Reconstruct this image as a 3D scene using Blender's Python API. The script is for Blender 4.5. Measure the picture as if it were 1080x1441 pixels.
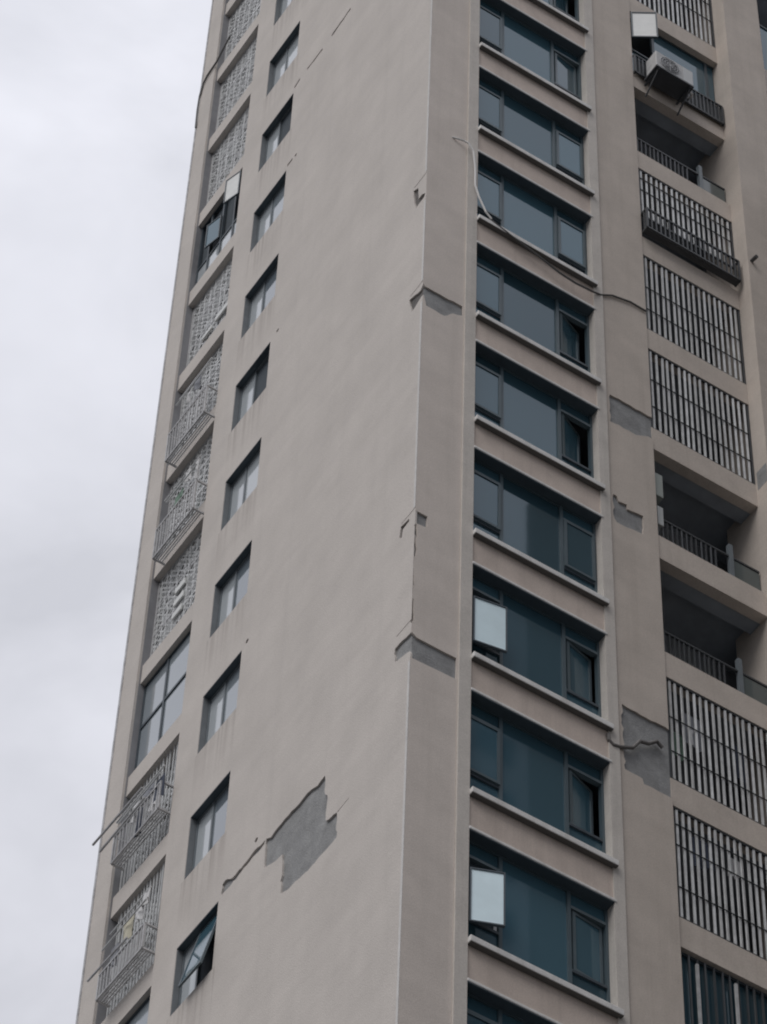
import bpy, bmesh, math, random
from mathutils import Vector, Matrix
from mathutils.geometry import delaunay_2d_cdt
random.seed(7)
scn = bpy.context.scene
for o in list(bpy.data.objects):
    bpy.data.objects.remove(o)

# ------------------------------------------------------------------ camera
YAW, PITCH, ROLL, FOC = 1.0293611873, 0.9152812840, 0.0456982196, 5000.0
cam_d = bpy.data.cameras.new('camera')
cam = bpy.data.objects.new('camera', cam_d)
scn.collection.objects.link(cam)
cb, sb, ca, sa = math.cos(PITCH), math.sin(PITCH), math.cos(YAW), math.sin(YAW)
fw = Vector((cb * ca, cb * sa, sb))
r0 = Vector((sa, -ca, 0))
u0 = r0.cross(fw)
rt = r0 * math.cos(ROLL) + u0 * math.sin(ROLL)
up = -r0 * math.sin(ROLL) + u0 * math.cos(ROLL)
M = Matrix((rt, up, -fw)).transposed().to_4x4()
M.translation = Vector((-17.62905, -28.35721, 1.6))
cam.matrix_world = M
cam_d.sensor_fit = 'VERTICAL'
cam_d.sensor_height = 24.0
cam_d.lens = 24.0 * FOC / 1441.0
cam_d.clip_start = 0.5
cam_d.clip_end = 6000
scn.camera = cam
scn.render.resolution_x, scn.render.resolution_y = 767, 1024

# ------------------------------------------------------------------ sky, sun, exposure
SUN_EL, SUN_AZ = math.radians(50), math.radians(202)     # direction the light comes from (math angle)
w = bpy.data.worlds.new('World')
scn.world = w
w.use_nodes = True
nt = w.node_tree
nt.nodes.clear()
N = nt.nodes.new
def lk(a, b): nt.links.new(a, b)
out = N('ShaderNodeOutputWorld')
bg = N('ShaderNodeBackground')
bg.inputs['Strength'].default_value = 0.1
lk(bg.outputs[0], out.inputs[0])
sky = N('ShaderNodeTexSky')
sky.sky_type = 'NISHITA'
sky.sun_disc = False
sky.sun_elevation = SUN_EL
sky.sun_rotation = math.radians(90) - SUN_AZ
tc = N('ShaderNodeTexCoord')
sep = N('ShaderNodeSeparateXYZ')
lk(tc.outputs['Generated'], sep.inputs[0])
# overcast deck: brighter to the zenith, soft cloud relief
grad = N('ShaderNodeMapRange')
grad.inputs['From Min'].default_value = 0.0
grad.inputs['From Max'].default_value = 1.0
grad.inputs['To Min'].default_value = 2.2
grad.inputs['To Max'].default_value = 11.2
pw = N('ShaderNodeMath')
pw.operation = 'POWER'
pw.use_clamp = True
pw.inputs[1].default_value = 1.6
mxz = N('ShaderNodeMath')
mxz.operation = 'MAXIMUM'
mxz.inputs[1].default_value = 0.0
lk(sep.outputs['Z'], mxz.inputs[0])
lk(mxz.outputs[0], pw.inputs[0])
lk(pw.outputs[0], grad.inputs['Value'])
n1 = N('ShaderNodeTexNoise')
n1.inputs['Scale'].default_value = 7.0
n1.inputs['Detail'].default_value = 5.0
n1.inputs['Roughness'].default_value = 0.52
n1.inputs['Distortion'].default_value = 0.35
mp = N('ShaderNodeMapping')
mp.inputs['Scale'].default_value = (1.0, 1.0, 2.2)
mp.inputs['Location'].default_value = (1.7, 0.4, 0.9)
lk(tc.outputs['Generated'], mp.inputs['Vector'])
lk(mp.outputs[0], n1.inputs['Vector'])
cr = N('ShaderNodeMapRange')
cr.inputs['From Min'].default_value = 0.35
cr.inputs['From Max'].default_value = 0.68
cr.inputs['To Min'].default_value = 0.83
cr.inputs['To Max'].default_value = 1.10
lk(n1.outputs['Fac'], cr.inputs['Value'])
mul = N('ShaderNodeMath')
mul.operation = 'MULTIPLY'
lk(grad.outputs[0], mul.inputs[0])
lk(cr.outputs[0], mul.inputs[1])
tint = N('ShaderNodeMixRGB')
tint.blend_type = 'MIX'
tint.inputs['Color1'].default_value = (0.935, 0.970, 1.07, 1)
tint.inputs['Color2'].default_value = (0.970, 0.980, 1.06, 1)
lk(cr.outputs[0], tint.inputs['Fac'])
vm = N('ShaderNodeVectorMath')
vm.operation = 'SCALE'
lk(tint.outputs[0], vm.inputs[0])
lk(mul.outputs[0], vm.inputs['Scale'])
mx = N('ShaderNodeMixRGB')
mx.inputs['Fac'].default_value = 0.94
lk(sky.outputs[0], mx.inputs['Color1'])
lk(vm.outputs[0], mx.inputs['Color2'])
lk(mx.outputs[0], bg.inputs['Color'])

sd = bpy.data.lights.new('sun', 'SUN')
sd.energy = 1.5
sd.angle = math.radians(40)
sd.color = (1.0, 0.97, 0.93)
so = bpy.data.objects.new('sun', sd)
so.rotation_euler = Vector((math.cos(SUN_AZ) * math.cos(SUN_EL), math.sin(SUN_AZ) * math.cos(SUN_EL), math.sin(SUN_EL))).to_track_quat('Z', 'Y').to_euler()
scn.collection.objects.link(so)

scn.view_settings.view_transform = 'Standard'
scn.view_settings.look = 'None'
scn.view_settings.gamma = 1.0
scn.view_settings.use_curve_mapping = False
scn.view_settings.exposure = 0.0
scn.cycles.filter_width = 2.0        # the phone picture is a little soft

# ------------------------------------------------------------------ materials
def mat(name, col, rough=0.6, metal=0.0, ior=None, var=0.0, vscale=3.0, stain=None, bump=0.0, bscale=60.0, trans=0.0, col2=None, bands=0.0):
    m = bpy.data.materials.new(name)
    m.use_nodes = True
    t = m.node_tree
    b = t.nodes['Principled BSDF']
    b.inputs['Base Color'].default_value = (*col, 1)
    b.inputs['Roughness'].default_value = rough
    b.inputs['Metallic'].default_value = metal
    if ior: b.inputs['IOR'].default_value = ior
    if trans: b.inputs['Transmission Weight'].default_value = trans
    geo = t.nodes.new('ShaderNodeNewGeometry')
    cur = None
    if var > 0 or stain:
        nz = t.nodes.new('ShaderNodeTexNoise')
        nz.inputs['Scale'].default_value = vscale
        nz.inputs['Detail'].default_value = 6
        nz.inputs['Roughness'].default_value = 0.6
        t.links.new(geo.outputs['Position'], nz.inputs['Vector'])
        rp = t.nodes.new('ShaderNodeMapRange')
        rp.inputs['From Min'].default_value = 0.3
        rp.inputs['From Max'].default_value = 0.7
        t.links.new(nz.outputs['Fac'], rp.inputs['Value'])
        mxn = t.nodes.new('ShaderNodeMixRGB')
        c2 = col2 or tuple(c * (1 - var) for c in col)
        mxn.inputs['Color1'].default_value = (*c2, 1)
        mxn.inputs['Color2'].default_value = (*[min(1, c * (1 + var * .5)) for c in col], 1)
        t.links.new(rp.outputs[0], mxn.inputs['Fac'])
        cur = mxn.outputs[0]
    if stain:
        # long vertical rain streaks
        mpn = t.nodes.new('ShaderNodeMapping')
        mpn.inputs['Scale'].default_value = (2.6, 2.6, 0.10)
        t.links.new(geo.outputs['Position'], mpn.inputs['Vector'])
        ns = t.nodes.new('ShaderNodeTexNoise')
        ns.inputs['Scale'].default_value = 1.4
        ns.inputs['Detail'].default_value = 5
        ns.inputs['Roughness'].default_value = 0.65
        t.links.new(mpn.outputs[0], ns.inputs['Vector'])
        rs = t.nodes.new('ShaderNodeMapRange')
        rs.inputs['From Min'].default_value = 0.50
        rs.inputs['From Max'].default_value = 0.80
        rs.inputs['To Max'].default_value = stain[1]
        t.links.new(ns.outputs['Fac'], rs.inputs['Value'])
        ms = t.nodes.new('ShaderNodeMixRGB')
        t.links.new(rs.outputs[0], ms.inputs['Fac'])
        t.links.new(cur, ms.inputs['Color1'])
        ms.inputs['Color2'].default_value = (*stain[0], 1)
        cur = ms.outputs[0]
    if cur is not None and stain:
        for sc, det, amt in (((38, 38, 38), 2, .075), ((.5, .5, 3.5), 3, .020)):
            mg = t.nodes.new('ShaderNodeMapping'); mg.inputs['Scale'].default_value = sc
            t.links.new(geo.outputs['Position'], mg.inputs['Vector'])
            ng = t.nodes.new('ShaderNodeTexNoise'); ng.inputs['Scale'].default_value = 1.0; ng.inputs['Detail'].default_value = det
            t.links.new(mg.outputs[0], ng.inputs['Vector'])
            rg = t.nodes.new('ShaderNodeMapRange'); rg.inputs['From Min'].default_value = .3; rg.inputs['From Max'].default_value = .7
            rg.inputs['To Min'].default_value = 1 - amt; rg.inputs['To Max'].default_value = 1 + amt
            t.links.new(ng.outputs['Fac'], rg.inputs['Value'])
            vs_ = t.nodes.new('ShaderNodeVectorMath'); vs_.operation = 'SCALE'
            t.links.new(cur, vs_.inputs[0]); t.links.new(rg.outputs[0], vs_.inputs['Scale'])
            cur = vs_.outputs[0]
    if cur is not None:
        t.links.new(cur, b.inputs['Base Color'])
    if bump > 0 or bands > 0:
        nb = t.nodes.new('ShaderNodeTexNoise')
        nb.inputs['Scale'].default_value = bscale
        nb.inputs['Detail'].default_value = 4
        t.links.new(geo.outputs['Position'], nb.inputs['Vector'])
        bm = t.nodes.new('ShaderNodeBump')
        bm.inputs['Strength'].default_value = bump
        bm.inputs['Distance'].default_value = 0.02
        t.links.new(nb.outputs['Fac'], bm.inputs['Height'])
        last = bm
        if bands > 0:
            # trowelled waviness of the render coat, wide and shallow
            mb_ = t.nodes.new('ShaderNodeMapping')
            mb_.inputs['Scale'].default_value = (0.8, 0.8, 2.2)
            t.links.new(geo.outputs['Position'], mb_.inputs['Vector'])
            nw = t.nodes.new('ShaderNodeTexNoise')
            nw.inputs['Scale'].default_value = 1.3
            nw.inputs['Detail'].default_value = 3
            t.links.new(mb_.outputs[0], nw.inputs['Vector'])
            b2 = t.nodes.new('ShaderNodeBump')
            b2.inputs['Strength'].default_value = bands
            b2.inputs['Distance'].default_value = 0.12
            t.links.new(nw.outputs['Fac'], b2.inputs['Height'])
            t.links.new(bm.outputs[0], b2.inputs['Normal'])
            last = b2
        t.links.new(last.outputs[0], b.inputs['Normal'])
    return m

PAINT = mat('beige_render', (0.600, 0.556, 0.520), 0.85, var=0.09, vscale=0.8, stain=((0.38, 0.355, 0.335), 0.16), bump=0.30, bscale=45, bands=0.05)
def drip_dirt(m, y0, y1, zs, dirt):
    t = m.node_tree; b = t.nodes['Principled BSDF']; L = t.links.new
    src = b.inputs['Base Color'].links[0].from_socket
    geo = t.nodes.new('ShaderNodeNewGeometry'); sp = t.nodes.new('ShaderNodeSeparateXYZ'); L(geo.outputs['Position'], sp.inputs[0])
    def math_(op, a, c=None):
        n = t.nodes.new('ShaderNodeMath'); n.operation = op
        for i, v in enumerate((a, c)):
            if v is None: continue
            if hasattr(v, 'links'): L(v, n.inputs[i])
            else: n.inputs[i].default_value = v
        return n.outputs[0]
    below = math_('FLOORED_MODULO', math_('SUBTRACT', zs, sp.outputs['Z']), 3.0)
    fade = t.nodes.new('ShaderNodeMapRange'); L(below, fade.inputs['Value'])
    fade.inputs['From Min'].default_value = 0.0; fade.inputs['From Max'].default_value = 1.3
    fade.inputs['To Min'].default_value = 1.0; fade.inputs['To Max'].default_value = 0.0
    inr = math_('MULTIPLY', math_('GREATER_THAN', sp.outputs['Y'], y0 - .08), math_('LESS_THAN', sp.outputs['Y'], y1 + .08))
    mp = t.nodes.new('ShaderNodeMapping'); mp.inputs['Scale'].default_value = (1, 9, .22); L(geo.outputs['Position'], mp.inputs['Vector'])
    nz = t.nodes.new('ShaderNodeTexNoise'); nz.inputs['Scale'].default_value = 1.0; nz.inputs['Detail'].default_value = 4; L(mp.outputs[0], nz.inputs['Vector'])
    st = t.nodes.new('ShaderNodeMapRange'); L(nz.outputs['Fac'], st.inputs['Value'])
    st.inputs['From Min'].default_value = .42; st.inputs['From Max'].default_value = .72; st.inputs['To Max'].default_value = .75
    fac = math_('MULTIPLY', math_('MULTIPLY', fade.outputs[0], inr), st.outputs[0])
    mx_ = t.nodes.new('ShaderNodeMixRGB'); L(fac, mx_.inputs['Fac']); L(src, mx_.inputs['Color1']); mx_.inputs['Color2'].default_value = (*dirt, 1)
    L(mx_.outputs[0], b.inputs['Base Color'])
drip_dirt(PAINT, 5.326, 6.563, 69.541, (0.33, 0.29, 0.265))
PAINT2 = mat('warm_render', (0.67, 0.603, 0.552), 0.85, var=0.10, vscale=1.2, stain=((0.40, 0.36, 0.32), 0.25), bump=0.25, bscale=45, bands=0.05)
PAINT_SHADE = mat('shaded_tan_render', (0.57, 0.505, 0.450), 0.85, var=0.12, vscale=1.4, stain=((0.36, 0.31, 0.265), 0.35), bump=0.25, bscale=45)  # browner copy of the front render, the bay's shade put into its colour
SPAN = mat('spandrel_render', (0.62, 0.53, 0.47), 0.85, var=0.13, vscale=2.0, stain=((0.34, 0.28, 0.25), 0.4), bump=0.25, bscale=50)
TRIM = mat('pale_trim', (0.74, 0.725, 0.71), 0.75, var=0.12, vscale=4, stain=((0.40, 0.38, 0.35), 0.5))
STRIP = mat('strip_render', (0.62, 0.578, 0.535), 0.85, var=0.10, vscale=2, stain=((0.34, 0.32, 0.29), 0.5), bump=0.2)
CEMENT = mat('bare_cement', (0.30, 0.302, 0.305), 0.92, var=0.28, vscale=3.2, bump=0.6, bscale=30, stain=((0.38, 0.385, 0.395), 0.7))
HOLE_SHADE = mat('hole_shade_dark', (0.16, 0.15, 0.145), 0.95, var=0.3, vscale=8, bump=0.5)  # dark sheet behind the deep holes, their shade put into its colour
SLAB = mat('slab_concrete', (0.30, 0.33, 0.37), 0.9, var=0.2, vscale=2)
ROOM = mat('room_wall', (0.30, 0.32, 0.35), 0.9, var=0.2)
FRAME = mat('navy_aluminium', (0.050, 0.068, 0.085), 0.45, var=0.2, vscale=6)
RAIL = mat('sash_rail', (0.10, 0.135, 0.155), 0.4, var=0.15)
GLASS = mat('tinted_glass', (0.044, 0.094, 0.124), 0.04, ior=1.58, bump=0.012, bscale=1.2)
GLASS.node_tree.nodes['Principled BSDF'].inputs['Specular Tint'].default_value = (0.60, 0.84, 1.0, 1)
def vary(m, lo, hi):
    t = m.node_tree; b = t.nodes['Principled BSDF']
    oi = t.nodes.new('ShaderNodeObjectInfo'); r = t.nodes.new('ShaderNodeMapRange')
    r.inputs['To Min'].default_value = lo; r.inputs['To Max'].default_value = hi
    t.links.new(oi.outputs['Random'], r.inputs['Value'])
    v = t.nodes.new('ShaderNodeVectorMath'); v.operation = 'SCALE'
    v.inputs[0].default_value = tuple(b.inputs['Base Color'].default_value)[:3]
    t.links.new(r.outputs[0], v.inputs['Scale']); t.links.new(v.outputs[0], b.inputs['Base Color'])
vary(GLASS, .65, 1.35)      # each pane a little different, as blinds and rooms behind are
SKY_PANE = mat('sky_glare_pane', (0.72, 0.87, 0.93), 0.16, ior=1.5, var=0.06)  # sky reflection of the open sashes put into a pale blue base
BATH = mat('bathroom_glass', (0.27, 0.31, 0.345), 0.06, ior=2.7)
FRONTF = mat('blue_grey_aluminium', (0.075, 0.108, 0.128), 0.45, var=0.12)
SILL_SHADE = mat('sill_shade_dark', (0.13, 0.125, 0.12), 0.8)  # shade under the sills, put into a dark strip
BATH2 = mat('pale_bathroom_glass', (0.46, 0.50, 0.53), 0.08, ior=2.5)
BATH3 = mat('dim_bathroom_glass', (0.19, 0.225, 0.26), 0.06, ior=2.6)
HEAD_SHADE = mat('head_shade_slate', (0.065, 0.088, 0.108), 0.55, var=0.15, vscale=5)  # soffit shade of the window heads, put into a dark sheet
JAMB_SHADE = mat('jamb_shade_grey', (0.19, 0.205, 0.22), 0.6, var=0.15, vscale=5)  # shade of the side window jambs put into the colour
BAY_JAMB_SHADE = mat('bay_jamb_shade', (0.27, 0.27, 0.285), 0.8, var=0.2, vscale=2)  # shade on the far bay jamb put into a darker sheet
SCREEN = mat('room_dark_sheet', (0.045, 0.060, 0.075), 0.8)  # dark sheet in open windows, the unlit room put into its colour
FRAME2 = mat('grey_aluminium', (0.16, 0.185, 0.205), 0.45, var=0.15)
WHITE = mat('white_enamel', (0.72, 0.73, 0.72), 0.45, var=0.08, vscale=5)
BARL = mat('galvanised_bar', (0.66, 0.67, 0.675), 0.5, metal=0.15, var=0.2, vscale=5)
BARD = mat('dark_bar', (0.05, 0.055, 0.062), 0.5, var=0.2)
STEEL = mat('weathered_steel', (0.55, 0.55, 0.56), 0.55, metal=0.3, var=0.3, vscale=6)
CABLE = mat('cable_sheath', (0.10, 0.10, 0.10), 0.6)
CABLEW = mat('pale_cable', (0.72, 0.71, 0.70), 0.6)
GROUND = mat('paving', (0.09, 0.09, 0.088), 0.9, var=0.2, vscale=0.6)
CLOTH = [mat('cloth_white', (0.62, 0.62, 0.63), 0.9, var=0.1), mat('cloth_grey', (0.25, 0.26, 0.29), 0.9, var=0.1),
         mat('cloth_navy', (0.05, 0.06, 0.09), 0.9), mat('cloth_cream', (0.55, 0.52, 0.42), 0.9, var=0.1),
         mat('cloth_green', (0.16, 0.24, 0.19), 0.9, var=0.1)]

# ------------------------------------------------------------------ builders
col = scn.collection
class MB:
    def __init__(s): s.v = []; s.f = []
    def box(s, x0, x1, y0, y1, z0, z1):
        n = len(s.v)
        s.v += [(x0, y0, z0), (x1, y0, z0), (x1, y1, z0), (x0, y1, z0), (x0, y0, z1), (x1, y0, z1), (x1, y1, z1), (x0, y1, z1)]
        s.f += [tuple(n + i for i in q) for q in ((0, 3, 2, 1), (4, 5, 6, 7), (0, 1, 5, 4), (1, 2, 6, 5), (2, 3, 7, 6), (3, 0, 4, 7))]
        return s
    def tube(s, pts, r, seg=6):
        pts = [Vector(p) for p in pts]
        rings = []
        for i, p in enumerate(pts):
            d = (pts[min(i + 1, len(pts) - 1)] - pts[max(i - 1, 0)]).normalized()
            a = d.orthogonal().normalized() if i == 0 else (pa - d * pa.dot(d)).normalized()
            pa = a
            b = d.cross(a)
            n = len(s.v)
            s.v += [tuple(p + a * r * math.cos(2 * math.pi * k / seg) + b * r * math.sin(2 * math.pi * k / seg)) for k in range(seg)]
            rings.append(n)
        for i in range(len(rings) - 1):
            for k in range(seg):
                k2 = (k + 1) % seg
                s.f.append((rings[i] + k, rings[i] + k2, rings[i + 1] + k2, rings[i + 1] + k))
        s.f.append(tuple(rings[0] + k for k in reversed(range(seg))))
        s.f.append(tuple(rings[-1] + k for k in range(seg)))
        return s
    def quad(s, a, b, c, d):
        n = len(s.v); s.v += [a, b, c, d]; s.f.append((n, n + 1, n + 2, n + 3)); return s
    def mesh(s, name, m):
        me = bpy.data.meshes.new(name)
        me.from_pydata(s.v, [], s.f)
        me.validate()
        me.update()
        if m: me.materials.append(m)
        return me
def link(name, me, parent=None, loc=(0, 0, 0), rot=(0, 0, 0)):
    o = bpy.data.objects.new(name, me)
    o.location = loc; o.rotation_euler = rot
    if parent: o.parent = parent
    col.objects.link(o)
    return o
def part(name, mb, m, parent, loc=(0, 0, 0), rot=(0, 0, 0)):
    return link(name, mb.mesh(name, m), parent, loc, rot)
def thing(name, label, cat, loc=(0, 0, 0), group=None):
    o = bpy.data.objects.new(name, None)
    o.empty_display_size = 0.3
    o.location = loc
    o['label'] = label; o['category'] = cat
    if group: o['group'] = group
    col.objects.link(o)
    return o
def tag(o, label, cat, group=None):
    o['label'] = label; o['category'] = cat
    if group: o['group'] = group
    return o
def bevel(o, w=0.01):
    md = o.modifiers.new('bevel', 'BEVEL'); md.width = w; md.segments = 2; md.limit_method = 'ANGLE'
    return o

def inside(p, poly):
    c = False
    n = len(poly)
    for i in range(n):
        x1, y1 = poly[i]; x2, y2 = poly[(i + 1) % n]
        if (y1 > p[1]) != (y2 > p[1]) and p[0] < (x2 - x1) * (p[1] - y1) / (y2 - y1) + x1:
            c = not c
    return c
def rough_poly(poly, amp=0.022, step=0.09):
    """break long straight plaster edges into slightly ragged ones"""
    out = []
    n = len(poly)
    for i in range(n):
        a = Vector(poly[i]); b = Vector(poly[(i + 1) % n])
        out.append(tuple(a))
        L = (b - a).length
        k = int(L / step)
        for j in range(1, k):
            t = j / k
            p = a.lerp(b, t)
            nrm = Vector((-(b - a).y, (b - a).x)) / max(L, 1e-6)
            p += nrm * random.uniform(-amp, amp)
            out.append(tuple(p))
    return out
def plaster(name, outer, holes, to3d, inward, parent, m, deep=()):
    """a coat of plaster as one sheet with real openings; edges run inward by their hole's depth"""
    verts = [Vector(p) for p in outer]
    edges = [(i, (i + 1) % len(outer)) for i in range(len(outer))]
    for h in holes:
        n = len(verts)
        verts += [Vector(p) for p in h]
        edges += [(n + i, n + (i + 1) % len(h)) for i in range(len(h))]
    vo, eo, fo, *_ = delaunay_2d_cdt(verts, edges, [], 0, 1e-5)
    keep = []
    for f in fo:
        c = sum((vo[i] for i in f), Vector((0, 0))) / len(f)
        if inside(c, outer) and not any(inside(c, h) for h in holes): keep.append(tuple(f))
    cnt = {}
    for f in keep:
        for i in range(len(f)):
            a, b = f[i], f[(i + 1) % len(f)]
            k = (min(a, b), max(a, b))
            cnt.setdefault(k, []).append((a, b))
    mb = MB()
    mb.v = [to3d(p.x, p.y, 0) for p in vo]
    mb.f = list(keep)
    for k, l in cnt.items():
        if len(l) == 1:
            a, b = l[0]
            mid = (vo[a] + vo[b]) / 2
            if mid.x < 1e-4: continue      # the arris: the other coat closes it
            d = inward
            for (x0, x1, y0, y1, dd) in deep:
                if x0 - .002 <= mid.x <= x1 + .002 and y0 - .002 <= mid.y <= y1 + .002: d = dd
            mb.quad(to3d(vo[b].x, vo[b].y, 0), to3d(vo[a].x, vo[a].y, 0), to3d(vo[a].x, vo[a].y, d), to3d(vo[b].x, vo[b].y, d))
    me = mb.mesh(name, m)
    bm = bmesh.new(); bm.from_mesh(me)
    bmesh.ops.remove_doubles(bm, verts=bm.verts, dist=1e-5)
    bmesh.ops.recalc_face_normals(bm, faces=bm.faces)
    bm.to_mesh(me); bm.free()
    return link(name, me, parent)

# ------------------------------------------------------------------ ground
g = part('ground', MB().quad((-2500, -2500, 0), (2500, -2500, 0), (2500, 2500, 0), (-2500, 2500, 0)), GROUND, None)
g['kind'] = 'structure'

# ------------------------------------------------------------------ the tower
TOP = 84.0
T = thing('apartment_tower', 'tall beige apartment tower with cracked render and flaking plaster', 'building')
FL = range(-1, 13)
WX0, WX1 = 1.045, 3.545           # front windows
def HZ(k): return 65.493 - 3 * k
def SZ(k): return 63.325 - 3 * k
BX0, BX1 = 4.72, 6.93             # balcony bay
LY0, LY1 = 5.326, 6.563           # small side windows
def LH(k): return 71.010 - 3 * k
def LS(k): return 69.541 - 3 * k
CY0, CY1 = 7.30, 9.20             # side balcony bay
def CH(i): return 70.93 - 3 * i   # head of side bay opening i

# --- side wall coat (plane x = 0), coordinates (y, z)
D1 = [(2.296,41.089),(2.262,40.642),(2.195,40.562),(2.19,39.999),(1.882,39.905),(1.856,39.353),(2.533,39.336),(3.169,39.403),(3.391,39.504),(3.427,40.379),(3.697,40.43),(3.939,40.531),(3.958,41.187),(3.811,41.095),(3.524,41.141),(3.136,41.134),(2.802,41.153),(2.507,41.055)]
CR1 = [(3.985,41.19),(4.363,41.225),(4.531,41.19),(4.756,41.20),(4.953,41.19),(5.10,41.30),(5.174,41.33),(5.243,41.30),(5.248,41.05),(5.10,41.06),(4.968,41.05),(4.673,41.085),(4.426,41.10),(4.014,41.115)]
CR2 = [(1.870,39.915),(1.561,39.935),(1.561,39.922),(1.872,39.890)]
D2 = [(0.432,54.832),(0.277,54.733),(0.252,54.34),(0.137,54.343),(0.03,54.246),(0.08,54.161),(0.23,54.158),(0.33,54.133),(0.391,54.417)]
D3l = [(-0.02,51.43),(-0.02,51.05),(0.33,50.926),(0.421,51.391),(0.08,51.26)]
D4l = [(0.185,45.083),(0.416,45.125),(0.447,44.877),(0.381,44.808),(0.348,44.996),(0.174,45.015)]
D4a = [(-0.02,44.76),(0.018,44.70),(0.025,44.0),(0.012,43.90),(-0.02,43.86)]
D4b = [(-0.02,42.88),(0.02,42.84),(0.02,42.44),(-0.02,42.40)]
D5l = [(-0.02,42.40),(0.018,42.38),(0.024,42.15),(0.448,42.196),(0.435,41.885),(0.373,41.845),(0.03,41.73),(-0.02,41.62)]
D5l = [(-0.02,42.30),(0.024,42.15),(0.448,42.196),(0.435,41.885),(0.373,41.845),(0.03,41.73),(-0.02,41.62)]
def seam(y0, z0, y1, z1, t=0.042): return rough_poly([(y0, z0 + t), (y1, z1 + t), (y1, z1 - t), (y0, z0 - t)], .016, .12)
def arris(z0, z1, wmin, wmax, step=.10):
    p = [(-.02, z0)]
    z = z0
    while z < z1:
        p.append((random.uniform(wmin, wmax), z + random.uniform(.01, .04))); z += step * random.uniform(.6, 1.4)
    p.append((-.02, z1 + .05))
    return p
D4a = arris(43.75, 44.74, .015, .085)
D4b = arris(42.36, 42.95, .015, .07)
D4c = arris(43.05, 43.62, .008, .05)
TOPCR = [seam(3.171,65.346,3.888,65.270), seam(4.228,65.226,4.817,65.249), seam(5.098,65.25,5.318,65.19), seam(5.112,62.145,5.31,62.141)]
def disc(y, z, r, n=9): return [(y + r * math.cos(2 * math.pi * i / n), z + r * math.sin(2 * math.pi * i / n)) for i in range(n)]
HOLES = [disc(5.08,56.076,.045), disc(5.167,47.09,.05), disc(4.273,41.442,.05), disc(4.99,62.126,.045)]
deep, wins = [], []
for k in FL:
    wins.append([(LY0, LS(k)), (LY1, LS(k)), (LY1, LH(k)), (LY0, LH(k))])
    deep.append((LY0, LY1, LS(k), LH(k), 0.20))
S3 = lambda y, z, d: (d, y, z)
plaster('side_wall', [(0.003, 0), (CY0, 0), (CY0, TOP), (0.003, TOP)],
        [rough_poly(D1), rough_poly(CR1, .02, .07), CR2, rough_poly(D2, .01, .08), rough_poly(D3l, .015), D4l, D4a, D4b, D4c, rough_poly(D5l[:])] + TOPCR + HOLES + wins,
        S3, 0.033, T, PAINT, deep)
part('side_pilaster', MB().box(-.03, .5, CY1, 9.75, 0, TOP), PAINT, T)
part('jamb_shade_sheet', MB().box(.02, .5, CY1 - .012, CY1 - .001, 0, TOP - .5), BAY_JAMB_SHADE, T)
part('edge_bead', MB().box(-.05, .02, 9.75, 9.80, 0, TOP), STEEL, T)
for z0, z1, c in ((0, 41.58, .41), (42.45, 44.72, .41), (45.18, 50.86, .40), (51.47, 54.08, .40), (54.90, TOP, .40)):
    part('corner_quoin', MB().box(-.0055, -.0005, .004, c, z0, z1), PAINT, T)
for y0, y1, z0, z1 in ((.04, .43, 54.13, 54.84), (.04, .425, 50.92, 51.40), (.17, .45, 44.80, 45.13)):
    part('hole_shade_sheet', MB().box(.0325, .0335, y0, y1, z0, z1), HOLE_SHADE, T)
BEAD = mat('pale_arris', (.66, .645, .63), .8, var=.12, vscale=3, stain=((.45, .43, .41), .4))
for z0, z1 in ((0, 41.5), (45.2, 50.85), (51.5, 54.0), (54.95, TOP)):
    part('corner_bead', MB().box(-.0085, -.0006, .0035, .055, z0, z1), BEAD, T)
# backing masonry behind the coat, seen where the coat has come off
b = MB()
b.box(.034, .2, .038, LY0 - .002, 0, TOP).box(.034, .2, LY1 + .002, CY0, 0, TOP)
for k in FL:
    b.box(.034, .2, LY0 - .002, LY1 + .002, LH(k + 1) + .002, LS(k) - .002)
part('side_backing', b, CEMENT, T)

# --- front coat, plane y = 0, coordinates (x, z)
F3 = lambda x, z, d: (x, d, z)
D3r = [(-0.02,51.43),(0.044,51.32),(0.794,51.346),(0.814,51.078),(0.607,50.979),(0.436,50.767),(0.071,50.771),(0.042,50.95),(-0.02,51.05)]
D4r = [(-0.02,45.10),(0.22,45.103),(0.213,44.817),(0.030,44.79),(0.045,44.5),(0.02,44.35),(0.05,44.15),(0.03,44.0),(-0.02,43.9)]
D4e = arris(42.40, 42.92, .012, .035)
D4f = arris(43.25, 43.55, .008, .025)
D5r = [(-0.02,42.30),(0.012,42.15),(0.10,42.083),(0.80,42.088),(0.80,41.60),(0.024,41.564),(-0.02,41.60)]
D6 = [(3.838,51.184),(4.74,51.207),(4.74,50.56),(4.619,50.566),(4.357,50.409),(4.198,50.419),(3.822,50.393)]
D7 = [(3.828,48.362),(3.898,48.352),(3.941,48.238),(4.097,48.269),(4.108,48.154),(4.429,48.202),(4.41,47.695),(3.877,47.634),(3.828,47.721)]
D8 = [(3.832,43.054),(4.74,43.021),(4.74,41.445),(4.602,41.451),(4.456,41.447),(4.194,41.441),(4.169,41.549),(3.98,41.553),(3.85,41.559),(3.835,42.014)]
plaster('corner_column', [(0, 0), (.83, 0), (.83, TOP), (0, TOP)], [rough_poly(D3r, .012), D4r, D4e, D4f, rough_poly(D5r[:], .008, .2)], F3, 0.032, T, PAINT2)
plaster('front_pier', [(3.745, 0), (BX0, 0), (BX0, TOP), (3.745, TOP)], [rough_poly(D6), rough_poly(D7), rough_poly(D8)], F3, 0.032, T, PAINT_SHADE)
b = MB().box(.038, 1.03, .034, .2, 0, TOP).box(3.56, BX0 - .001, .034, .3, 0, TOP)
part('front_backing', b, CEMENT, T)
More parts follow.
